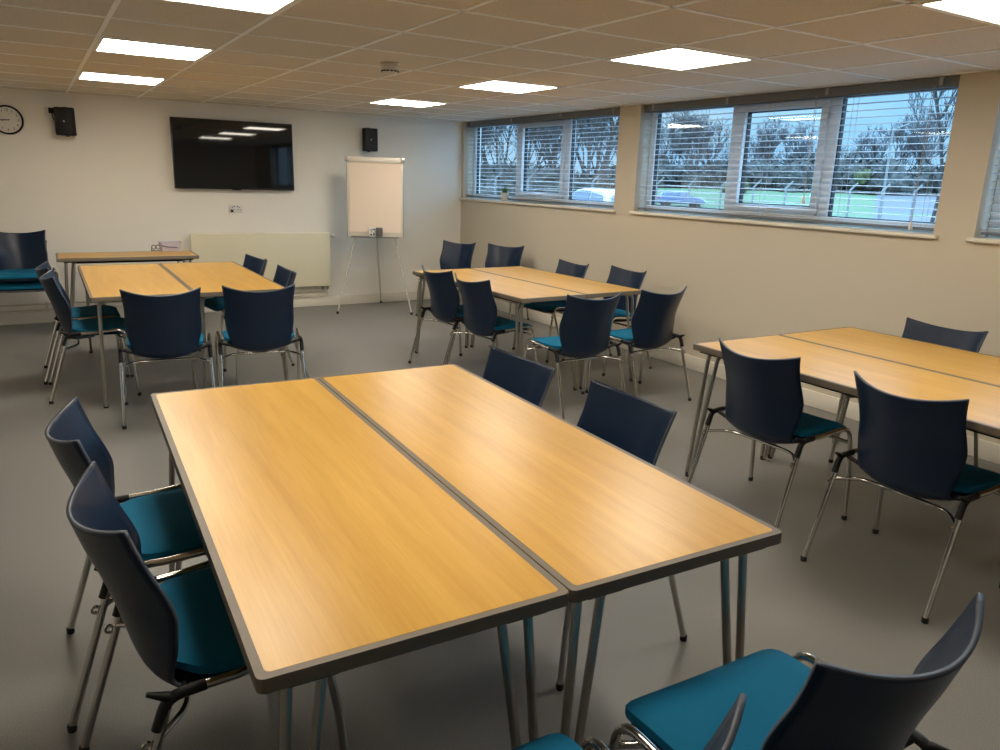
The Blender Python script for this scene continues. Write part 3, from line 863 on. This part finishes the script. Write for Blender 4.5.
# bare trees: several slender stems each, branching from low down into a haze of twigs
def bare_tree_mesh(seed, height, stems):
    rnd = random.Random(seed); b = MB()
    def rv(z0, z1): return Vector((rnd.uniform(-1, 1), rnd.uniform(-1, 1), rnd.uniform(z0, z1)))
    def grow(p, d, ln, r, lv):
        pts = [p]; q = p; dd = d
        for k in range(3 if lv < 2 else 2):
            dd = (dd+rv(-.3, .45)*.16).normalized(); q = q+dd*ln/(3 if lv < 2 else 2); pts.append(q)
        b.tube(pts, [max(.012, r*(1-.5*k/(len(pts)-1))) for k in range(len(pts))], 5 if lv < 1 else 3, caps=False)
        if lv >= 4: return
        nb = (9, 6, 5, 4)[lv]
        for k in range(nb):
            f = rnd.uniform(.25 if lv == 0 else .3, 1.0); i = min(int(f*(len(pts)-1)), len(pts)-2)
            st = pts[i].lerp(pts[i+1], f*(len(pts)-1)-i)
            grow(st, (dd*.75+rv(-.1, .7)*rnd.uniform(.5, .85)).normalized(), ln*rnd.uniform(.38, .56)*(1.15-.35*f), r*.48, lv+1)
    for _ in range(stems):
        grow(Vector((rnd.uniform(-.5, .5), rnd.uniform(-.5, .5), -.2)), Vector((rnd.uniform(-.22, .22), rnd.uniform(-.22, .22), 1)).normalized(), height*rnd.uniform(.7, .86), .13, 0)
    return b
tree_meshes = []
gT = 'bare winter trees beyond the fence'
spots = [(29.2, 66, 8.5), (31.4, 72, 9.5), (33.4, 66, 9.5), (35.2, 70, 11), (37.2, 60, 11.5), (38.6, 66, 12), (40.2, 80, 10), (42.3, 112, 8.6), (43.8, 106, 9.4), (45.2, 110, 9), (46.6, 116, 8.4),
         (48.6, 122, 7.2), (50.0, 116, 8.4), (51.4, 112, 8.4), (53.0, 130, 6.4), (54.8, 132, 6.0), (56.8, 118, 7.6), (58.2, 110, 8.6), (59.6, 106, 9.), (61.2, 48, 9.5), (63.5, 84, 8)]
tl_ = {0: 'bare tree outside the far window, at its left end', 5: 'tall bare tree outside the far window, nearest its right end',
       19: 'tall thin bare tree at the right end of the middle window, reaching the top'}
for i, (dg_, d, h) in enumerate(spots):
    x, y = polar(dg_, d)
    if i < 4:
        tr_ = bare_tree_mesh(20+i, 10, 3).build('bare_tree', M['bark']); tree_meshes.append(tr_.data)
    else:
        tr_ = bpy.data.objects.new('bare_tree', tree_meshes[i % 4]); COL.objects.link(tr_)
    tr_.location = (x, y, gz(d)); k = h/10; tr_.scale = (k*(1.15 if i != 19 else .7), k*1.15, k); tr_.rotation_euler = (0, 0, i*1.3)
    lab = tl_.get(i) or ('bare leafless tree seen through the far window blind' if i < 7 else 'bare leafless tree on the skyline through the middle window blind')
    tag(tr_, lab, 'tree', gT)

_bm = bmesh.new(); bmesh.ops.create_icosphere(_bm, subdivisions=3, radius=1)
_bm.verts.ensure_lookup_table(); ICO_V = [v.co.copy() for v in _bm.verts]; ICO_F = [[v.index for v in f.verts] for f in _bm.faces]; _bm.free()
def bush_lobes(b, rnd, at, sc, lobes):
    sm = (sc[0]+sc[2])/2; at = Vector(at)
    for k in range(lobes):
        off = Vector((rnd.uniform(-1.3, 1.3)*sc[0], rnd.uniform(-.6, .6)*sc[1], rnd.uniform(.2, .8)*sc[2]))
        rr = Vector((rnd.uniform(.5, .9)*sc[0], rnd.uniform(.5, .8)*sc[1], rnd.uniform(.5, .9)*sc[2]))
        vs = []
        for c0 in ICO_V:
            p = at+off+Vector((c0.x*rr.x, c0.y*rr.y, c0.z*rr.z))
            p += c0*(noise.noise(p*1.3)*.30+noise.noise(p*3.5)*.18)*sm*.8
            vs.append(p)
        b.add(vs, ICO_F)
        for p, c0 in zip(vs, ICO_V):
            if rnd.random() < .8:
                a = Vector((rnd.uniform(-1, 1), rnd.uniform(-1, 1), rnd.uniform(-.4, 1))).normalized()*rnd.uniform(.08, .30)*sm
                q = p+c0*rnd.uniform(.0, .25)*sm; b2 = a.cross(c0)*.28
                b.add([q+b2, q+a*1.2, q-b2], [(0, 1, 2)])
rb = random.Random(5)
def belt(name, a0, a1, d0, d1, sc, n, m, label):
    bm = MB()
    for i in range(n):
        dg_ = a0+(a1-a0)*(i+.5)/n+rb.uniform(-.25, .25); d = rb.uniform(d0, d1); x, y = polar(dg_, d)
        k = sc*rb.uniform(.75, 1.25)*d/100
        bush_lobes(bm, rb, (x, y, gz(d)-.2), (k*1.2, k, k*rb.uniform(.8, 1.25)), 3)
    tag(bm.build(name, m), label, 'bushes', None, 'stuff')
belt('bramble_scrub', 26, 40.6, 62, 72, 2.9, 25, M['bush'], 'dark tangled scrub behind the fence, seen through the far window')
belt('bramble_thicket', 41, 64, 100, 116, 2.4, 34, M['bush'], 'dark tangled thicket behind the grass, seen through the middle window')
for dg_, d, k, lab in ((48.4, 92, .9, 'olive green bush through the middle pane of the middle window'), (56.4, 99, .8, 'olive green bush low on the skyline, right pane of the middle window')):
    x, y = polar(dg_, d); bm = MB(); bush_lobes(bm, rb, (0, 0, 0), (k*1.3, k, k*1.2), 4)
    o = bm.build('olive_bush', M['olive'])
    o.location = (x, y, gz(d)-.2 if k == .9 else gz(d)+1.6); tag(o, lab, 'bush')

# ------------------------------------------------------------------ sky
wd = bpy.data.worlds.new('World'); SC.world = wd; wd.use_nodes = True
nt = wd.node_tree; bg = nt.nodes['Background']
tc = nt.nodes.new('ShaderNodeTexCoord'); sp = nt.nodes.new('ShaderNodeSeparateXYZ')
nt.links.new(tc.outputs['Generated'], sp.inputs[0])
rp = nt.nodes.new('ShaderNodeValToRGB')     # colour by elevation
e = rp.color_ramp.elements
e[0].position = 0; e[0].color = (.38, .70, 1.02, 1); e[1].position = 1; e[1].color = (6.0, 9.8, 14.6, 1)
k = e.new(.13); k.color = (.34, .70, 1.08, 1); k = e.new(.21); k.color = (1.9, 3.3, 4.9, 1)
nt.links.new(sp.outputs['Z'], rp.inputs['Fac'])
mp = nt.nodes.new('ShaderNodeMapping'); mp.inputs['Scale'].default_value = (1, 1, 4.5)
nt.links.new(tc.outputs['Generated'], mp.inputs['Vector'])
nz_ = nt.nodes.new('ShaderNodeTexNoise'); nz_.inputs['Scale'].default_value = 3.2; nz_.inputs['Detail'].default_value = 5
nt.links.new(mp.outputs[0], nz_.inputs['Vector'])
cr = nt.nodes.new('ShaderNodeValToRGB'); cr.color_ramp.elements[0].position = .46; cr.color_ramp.elements[1].position = .66
nt.links.new(nz_.outputs['Fac'], cr.inputs['Fac'])
mx = nt.nodes.new('ShaderNodeMix'); mx.data_type = 'RGBA'
nt.links.new(cr.outputs['Color'], mx.inputs['Factor'])
nt.links.new(rp.outputs['Color'], mx.inputs['A']); mx.inputs['B'].default_value = (.66, .96, 1.18, 1)
sm_ = nt.nodes.new('ShaderNodeMapRange'); sm_.inputs['From Min'].default_value = .12; sm_.inputs['From Max'].default_value = .30; sm_.inputs['To Min'].default_value = .8; sm_.inputs['To Max'].default_value = 0
mu_ = nt.nodes.new('ShaderNodeMath'); mu_.operation = 'MULTIPLY'
nt.links.new(sp.outputs['Z'], sm_.inputs['Value']); nt.links.new(sm_.outputs['Result'], mu_.inputs[0]); nt.links.new(cr.outputs['Color'], mu_.inputs[1]); nt.links.new(mu_.outputs[0], mx.inputs['Factor'])
nt.links.new(mx.outputs['Result'], bg.inputs['Color'])
bg.inputs['Strength'].default_value = 1.0

# ------------------------------------------------------------------ camera, output look
cd = bpy.data.cameras.new('Camera'); co = bpy.data.objects.new('Camera', cd); COL.objects.link(co)
cd.sensor_width = 36; cd.lens = 752.16*36/1000; cd.clip_start = .02; cd.clip_end = 1000
yaw, pitch, roll = .5528, .2549, .0313
fw = Vector((sin(yaw)*cos(pitch), cos(yaw)*cos(pitch), -sin(pitch))); rt = Vector((cos(yaw), -sin(yaw), 0)); up = rt.cross(fw)
r2 = cos(roll)*rt+sin(roll)*up; u2 = -sin(roll)*rt+cos(roll)*up
mw = Matrix((r2, u2, -fw)).transposed().to_4x4(); mw.translation = Vector((-4.6197, -8.5568, 1.5056))
co.matrix_world = mw
SC.camera = co
vs_ = SC.view_settings
vs_.view_transform = 'Standard'; vs_.look = 'None'; vs_.gamma = 1; vs_.exposure = .14; vs_.use_curve_mapping = False
SC.cycles.max_bounces = 8; SC.cycles.diffuse_bounces = 5; SC.cycles.glossy_bounces = 4; SC.cycles.transparent_max_bounces = 12
SC.cycles.use_denoising = True; SC.cycles.sample_clamp_indirect = 6
